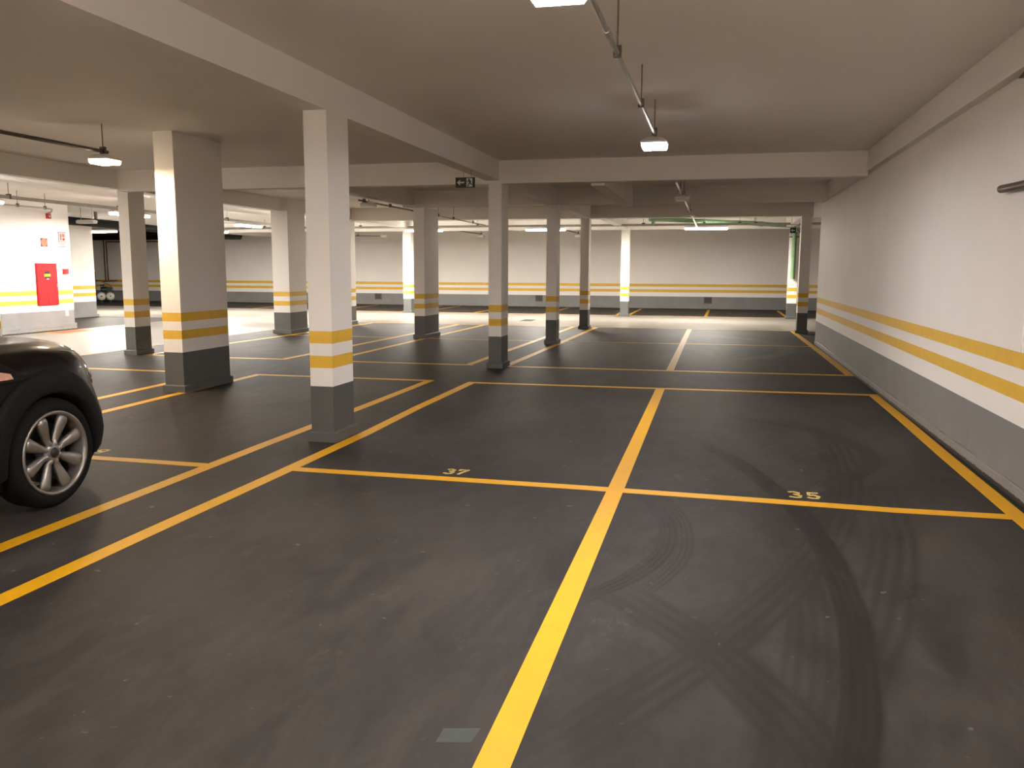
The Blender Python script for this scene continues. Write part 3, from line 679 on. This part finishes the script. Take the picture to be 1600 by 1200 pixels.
obj('hose', MB().tube([(cx-0.10, cy-0.1, 0.76), (cx-0.11, cy-0.1, 0.90), (cx-0.04, cy, 0.97), (cx+0.16, cy+0.1, 0.92), (cx+0.34, cy+0.1, 0.72), (cx+0.36, cy+0.05, 0.45)], 0.016, 8), M['black'], t)
obj('valve', MB().tube([(cx-0.26, cy-0.1, 0.88), (cx-0.05, cy-0.1, 0.88)], 0.035, 10), M['black'], t)
t.rotation_euler.z = 0.66; t.scale = (0.84, 0.84, 0.84)
t = thing('air_pipe', (-26.9, 33.04, 0.93), 'rust brown air pipes on the far wall above the compressor', 'pipe')
obj('pipe', MB().tube([(-26.32, 32.0, 0.88), (-26.36, 32.6, 0.92), (-26.40, 33.04, 0.935), (-26.86, 33.04, 0.94), (-26.86, 33.04, 2.66), (-23.0, 33.04, 2.66)], 0.026, 8), M['rust'], t)
obj('pipe', MB().tube([(-27.58, 33.04, 0.92), (-27.00, 33.04, 0.92), (-27.00, 33.04, 2.75)], 0.024, 8), M['rust'], t)
obj('pipe', MB().tube([(-27.62, 33.04, 1.31), (-27.56, 33.04, 1.31), (-27.56, 33.04, 0.4)], 0.028, 8), M['rust'], t)

# ------------------------------------------------------------------ the black car, nose towards +Y
CX, WY = -4.95, 4.36          # centre line, front axle
WB = 2.78; RY = WY-WB; WR = 0.347
car = thing('car', (CX, WY-1.4, 0), 'black compact car with silver eight-spoke wheels parked at the left edge', 'car')
def interp(tab, z):
    if z <= tab[0][0]: return tab[0][1]
    for (a, fa), (b, fb) in zip(tab, tab[1:]):
        if z <= b: return fa+(fb-fa)*(z-a)/(b-a)
    return tab[-1][1]
FD = [(.18, .10), (.22, .075), (.30, .03), (.41, 0), (.5, .005), (.6, .04), (.7, .08), (.8, .11), (.88, .15), (.93, .19), (.96, .245), (.985, .36)]
DX = [(.18, .07), (.22, .05), (.30, .015), (.41, 0), (.65, 0), (.78, .012), (.86, .03), (.92, .07), (.955, .12), (.985, .22)]
def outline(z, n=44):
    """closed plan outline of the lower body at height z"""
    d, s = interp(FD, z), interp(DX, z); W = 0.95-s; yf = WY+0.92-d; yr = RY-0.78+d*0.6
    pts = []
    for i in range(n):
        a = 2*pi*i/n; ca, sa = cos(a), sin(a)
        if sa >= 0: e1, e2, ln, yc = 2/2.5, 2/1.7, 0.68, WY+0.24-d
        else: e1, e2, ln, yc = 2/3.5, 2/2.2, 0.40, yr+0.40
        pts.append((CX+W*math.copysign(abs(ca)**e1, ca), yc+ln*math.copysign(abs(sa)**e2, sa)))
    return pts
def zlift(y, z):
    t_ = max(0.0, min(1.0, (WY+0.30-y)/1.3)); return z+(0.034+0.035*t_)*max(0.0, (z-0.7)/0.285)
levels = [.18, .22, .26, .30, .36, .41, .5, .58, .66, .72, .78, .82, .86, .89, .92, .94, .955, .97, .985]
n = 44; mb = MB(); vv = []
for z in levels: vv += [(x, y, zlift(y, z)) for x, y in outline(z, n)]
top = outline(.985, n); cxm = sum(p[0] for p in top)/n; cym = sum(p[1] for p in top)/n
for k in (.9, .66, .33): vv += [(CX+(x-CX)*k, cym+(y-cym)*(0.55+0.45*k), zlift(cym+(y-cym)*(0.55+0.45*k), .985)+{.9: .000, .66: -.028, .33: -.050}[k]) for x, y in top]
m = len(levels)+3
ff = [(i*n+k, i*n+(k+1) % n, (i+1)*n+(k+1) % n, (i+1)*n+k) for i in range(m-1) for k in range(n)]
ff += [tuple(range(n-1, -1, -1)), tuple((m-1)*n+k for k in range(n))]
mb.add(vv, ff, True)
body = obj('body', mb, M['paint'], car)
# wheel wells cut out of the body
cut = MB()
for yy in (WY, RY):
    for sg in (-1, 1): cut.tube([(CX+sg*0.60, yy, WR+0.02), (CX+sg*1.2, yy, WR+0.02)], 0.405, 40)
co = obj('well_cutter', cut, M['clad'], car)
bm_ = body.modifiers.new('b', 'BOOLEAN'); bm_.operation = 'DIFFERENCE'; bm_.object = co; bm_.solver = 'EXACT'
dg = bpy.context.evaluated_depsgraph_get(); dg.update()
nm = bpy.data.meshes.new_from_object(body.evaluated_get(dg)); body.modifiers.clear(); body.data = nm
bpy.data.objects.remove(co)
nm.polygons.foreach_set('use_smooth', [True]*len(nm.polygons))
try: nm.set_sharp_from_angle(angle=radians(38))
except Exception: pass
nm.materials.clear(); nm.materials.append(M['paint']); 
for p in nm.polygons:
    p.material_index = 0
def side_x(y, z, sg):
    d, s = interp(FD, z), interp(DX, z); W = 0.95-s; yc = WY+0.24-d
    t_ = (y-yc)/0.68
    if t_ <= 0: return CX+sg*W
    return CX+sg*W*max(0.0, 1-min(t_, 1)**1.7)**(1/2.5)
# wheel-arch cladding, following the body side
for yy in (WY, RY):
    for sg in (1, -1):
        a0, a1, ns = radians(-12), radians(192), 30; v = []
        rs = [(0.375, -0.10), (0.378, 0.012), (0.40, 0.024), (0.49, 0.026), (0.522, 0.018), (0.528, -0.02)]
        for i in range(ns+1):
            a = a0+(a1-a0)*i/ns
            for r, o_ in rs:
                py, pz = yy+r*cos(a), WR+r*sin(a)
                sx = side_x(py, max(pz, 0.2), sg) if yy == WY else CX+sg*(0.95-interp(DX, max(pz, .2)))
                v.append((sx+sg*o_, py, max(pz, 0.19)))
        q = len(rs)
        f = [(i*q+k, i*q+k+1, (i+1)*q+k+1, (i+1)*q+k) for i in range(ns) for k in range(q-1)]
        obj('arch_cladding', MB().add(v, f, True), M['clad'], car)
# sill and bumper cladding
for sg in (1, -1):
    obj('sill', MB().prism([(CX+sg*0.84, .17), (CX+sg*0.955, .20), (CX+sg*0.965, .30), (CX+sg*0.93, .36), (CX+sg*0.84, .34)], 'Y', RY+0.48, WY-0.48), M['clad'], car)
bl = MB(); v = []
fr = [(x, y) for x, y in outline(.36, 88) if y > WY+0.50]
fr.sort(key=lambda p: p[0])
for x, y in fr:
    dx_, dy_ = x-CX, y-(WY+0.1); l = math.hypot(dx_, dy_)
    for z, o_ in ((.17, -.05), (.19, .004), (.30, .014), (.34, .012), (.35, -.02)): v.append((x+dx_/l*o_-dx_/l*interp(FD, z)*0.8, y+dy_/l*o_-dy_/l*interp(FD, z)*0.8, z))
q = 5
bl.add(v, [(i*q+k, i*q+k+1, (i+1)*q+k+1, (i+1)*q+k) for i in range(len(fr)-1) for k in range(q-1)], True)
obj('lower_bumper', bl, M['clad'], car)
obj('grille', MB().prism([(CX-0.42, .56), (CX+0.42, .56), (CX+0.47, .66), (CX+0.40, .76), (CX-0.40, .76), (CX-0.47, .66)], 'Y', WY+0.74, WY+0.845), M['black'], car)
# headlights: chrome ring and lens on the front corners
for sg in (1, -1):
    c = Vector((CX+sg*0.61, WY+0.635, 0.81)); ax = Vector((sg*0.50, 0.74, 0.40)).normalized()
    hl = obj('headlight', MB().lathe(c, ax, [(0.0, 0.045), (0.05, 0.042), (0.10, 0.028), (0.125, 0.0), (0.125, -0.05)], 28), M['lens'], car)
    obj('chrome_ring', MB().lathe(c, ax, [(0.124, -0.04), (0.124, 0.006), (0.132, 0.014), (0.142, 0.010), (0.146, -0.04)], 32), M['chrome'], hl)
    # side repeater trim
    xs = CX+sg*0.944
    st = obj('side_trim', MB().prism([(4.19, .84), (4.10, .835), (3.92, .835), (3.80, .90), (3.92, .955), (4.0, .945)], 'X', xs-sg*0.05, xs+sg*0.012), M['clad'], car)
    obj('indicator', MB().prism([(4.06, .852), (3.93, .852), (3.88, .885), (3.95, .905), (4.04, .885)], 'X', xs, xs+sg*0.02), M['amber'], st)
# greenhouse, roof, pillars (outside the frame, built simply)
def ring(z, yf, yr, W, n=36):
    out = []
    for i in range(n):
        a = 2*pi*i/n; ca, sa = cos(a), sin(a)
        out.append((CX+W*math.copysign(abs(ca)**0.45, ca), (yf+yr)/2+(yf-yr)/2*math.copysign(abs(sa)**0.45, sa), z))
    return out
def loft(rings_, cap=True):
    n = len(rings_[0]); v = [p for R in rings_ for p in R]
    f = [(i*n+k, i*n+(k+1) % n, (i+1)*n+(k+1) % n, (i+1)*n+k) for i in range(len(rings_)-1) for k in range(n)]
    if cap: f += [tuple(range(n-1, -1, -1)), tuple((len(rings_)-1)*n+k for k in range(n))]
    return MB().add(v, f, True)
obj('windows', loft([ring(1.02, WY-0.62, RY-0.62, .84), ring(1.25, WY-0.92, RY-0.58, .80), ring(1.52, WY-1.30, RY-0.50, .72)]), M['glass'], car)
obj('roof', loft([ring(1.515, WY-1.28, RY-0.52, .725), ring(1.57, WY-1.36, RY-0.48, .70), ring(1.615, WY-1.55, RY-0.35, .60), ring(1.63, WY-1.9, RY, .35)]), M['paint'], car)
for sg in (1, -1):
    obj('pillar', MB().tube([(CX+sg*0.83, WY-0.70, 1.04), (CX+sg*0.71, WY-1.30, 1.54)], 0.035, 8), M['paint'], car)
    obj('pillar', MB().tube([(CX+sg*0.835, RY-0.35, 1.04), (CX+sg*0.72, RY-0.33, 1.54)], 0.05, 8), M['paint'], car)
    mi = obj('mirror', MB().lathe((CX+sg*1.02, WY-0.95, 1.16), (0, 1, 0), [(0.0, 0.09), (0.07, 0.07), (0.10, 0.02), (0.10, -0.05), (0.0, -0.055)], 16), M['paint'], car)
    obj('mirror_arm', MB().box(min(CX+sg*0.80, CX+sg*1.0), max(CX+sg*0.80, CX+sg*1.0), WY-0.97, WY-0.92, 1.09, 1.13), M['clad'], mi)
    obj('door_handle', MB().tube([(CX+sg*0.945, 2.75, .88), (CX+sg*0.965, 2.72, .885), (CX+sg*0.965, 2.58, .885), (CX+sg*0.945, 2.55, .88)], 0.013, 8), M['chrome'], car)
    obj('tail_lamp', MB().box(min(CX+sg*0.60, CX+sg*0.82), max(CX+sg*0.60, CX+sg*0.82), RY-0.76, RY-0.60, .66, .90), M['redlens'], car)
# wheels
def wheel(xo, yy, sg):
    """xo = outer face of the rim, sg = outward direction"""
    ax = (sg, 0, 0); c = (xo, yy, WR)
    R = 0.262
    tyre = MB().lathe(c, ax, [(R-0.01, -0.20), (R+0.03, -0.215), (WR-0.02, -0.21), (WR-0.002, -0.18), (WR, -0.14), (WR, -0.06), (WR-0.006, -0.025), (WR-0.028, -0.002), (R+0.035, 0.010), (R+0.012, 0.004), (R, -0.004), (R-0.01, -0.03)], 56, closed=True)
    ty = obj('tyre', tyre, M['rubber'], car)
    obj('tread_rib', MB().lathe(c, ax, [(WR-0.001, -0.105), (WR+0.0005, -0.103), (WR+0.0005, -0.097), (WR-0.001, -0.095)], 56), M['rubber'], ty)
    rim = MB().lathe(c, ax, [(R-0.030, -0.19), (R-0.026, -0.06), (R-0.020, -0.012), (R-0.012, 0.006), (R+0.002, 0.008), (R+0.006, -0.004), (R-0.006, -0.03), (R-0.010, -0.19)], 56, closed=True)
    ri = obj('rim', rim, M['alloy'], car)
    obj('brake_disc', MB().lathe(c, ax, [(0.0, -0.105), (0.19, -0.105), (0.19, -0.12), (0.0, -0.12)], 32, False), M['darkmetal'], ri)
    obj('hub', MB().lathe(c, ax, [(0.0, -0.012), (0.040, -0.012), (0.056, -0.018), (0.066, -0.035), (0.066, -0.11)], 28), M['alloy'], ri)
    obj('hub_cap', MB().lathe(c, ax, [(0.0, 0.001), (0.024, -0.001), (0.031, -0.007), (0.033, -0.014)], 24), M['black'], ri)
    for k in range(8):
        a = radians(22.5+45*k+1); v = []
        e = Vector((0, sin(a)*1.0, cos(a))); t2 = Vector((0, cos(a), -sin(a))); o_ = Vector((sg, 0, 0)); cc = Vector(c)
        for r, hw, h in ((0.040, 0.019, -0.020), (0.062, 0.021, -0.014), (0.078, 0.0235, -0.024), (0.10, 0.028, -0.022), (0.16, 0.038, -0.012), (0.212, 0.044, -0.004), (0.236, 0.038, -0.006), (R-0.014, 0.024, -0.024)):
            for u_, dz in ((-1, -0.022), (-0.85, -0.006), (-0.35, 0.004), (0.35, 0.004), (0.85, -0.006), (1, -0.022)):
                v.append(cc+e*r+t2*hw*u_+o_*(h+dz))
        q = 6; n_ = 8
        f = [(i*q+k2, i*q+k2+1, (i+1)*q+k2+1, (i+1)*q+k2) for i in range(n_-1) for k2 in range(q-1)]
        f += [((i+1)*q, (i+1)*q+q-1, i*q+q-1, i*q) for i in range(n_-1)] + [tuple(range(q)), tuple(range((n_-1)*q+q-1, (n_-1)*q-1, -1))]
        obj('spoke', MB().add(v, f, True), M['alloy'], ri)
    return ty
for yy in (WY, RY):
    for sg in (1, -1): wheel(CX+sg*0.948, yy, sg)
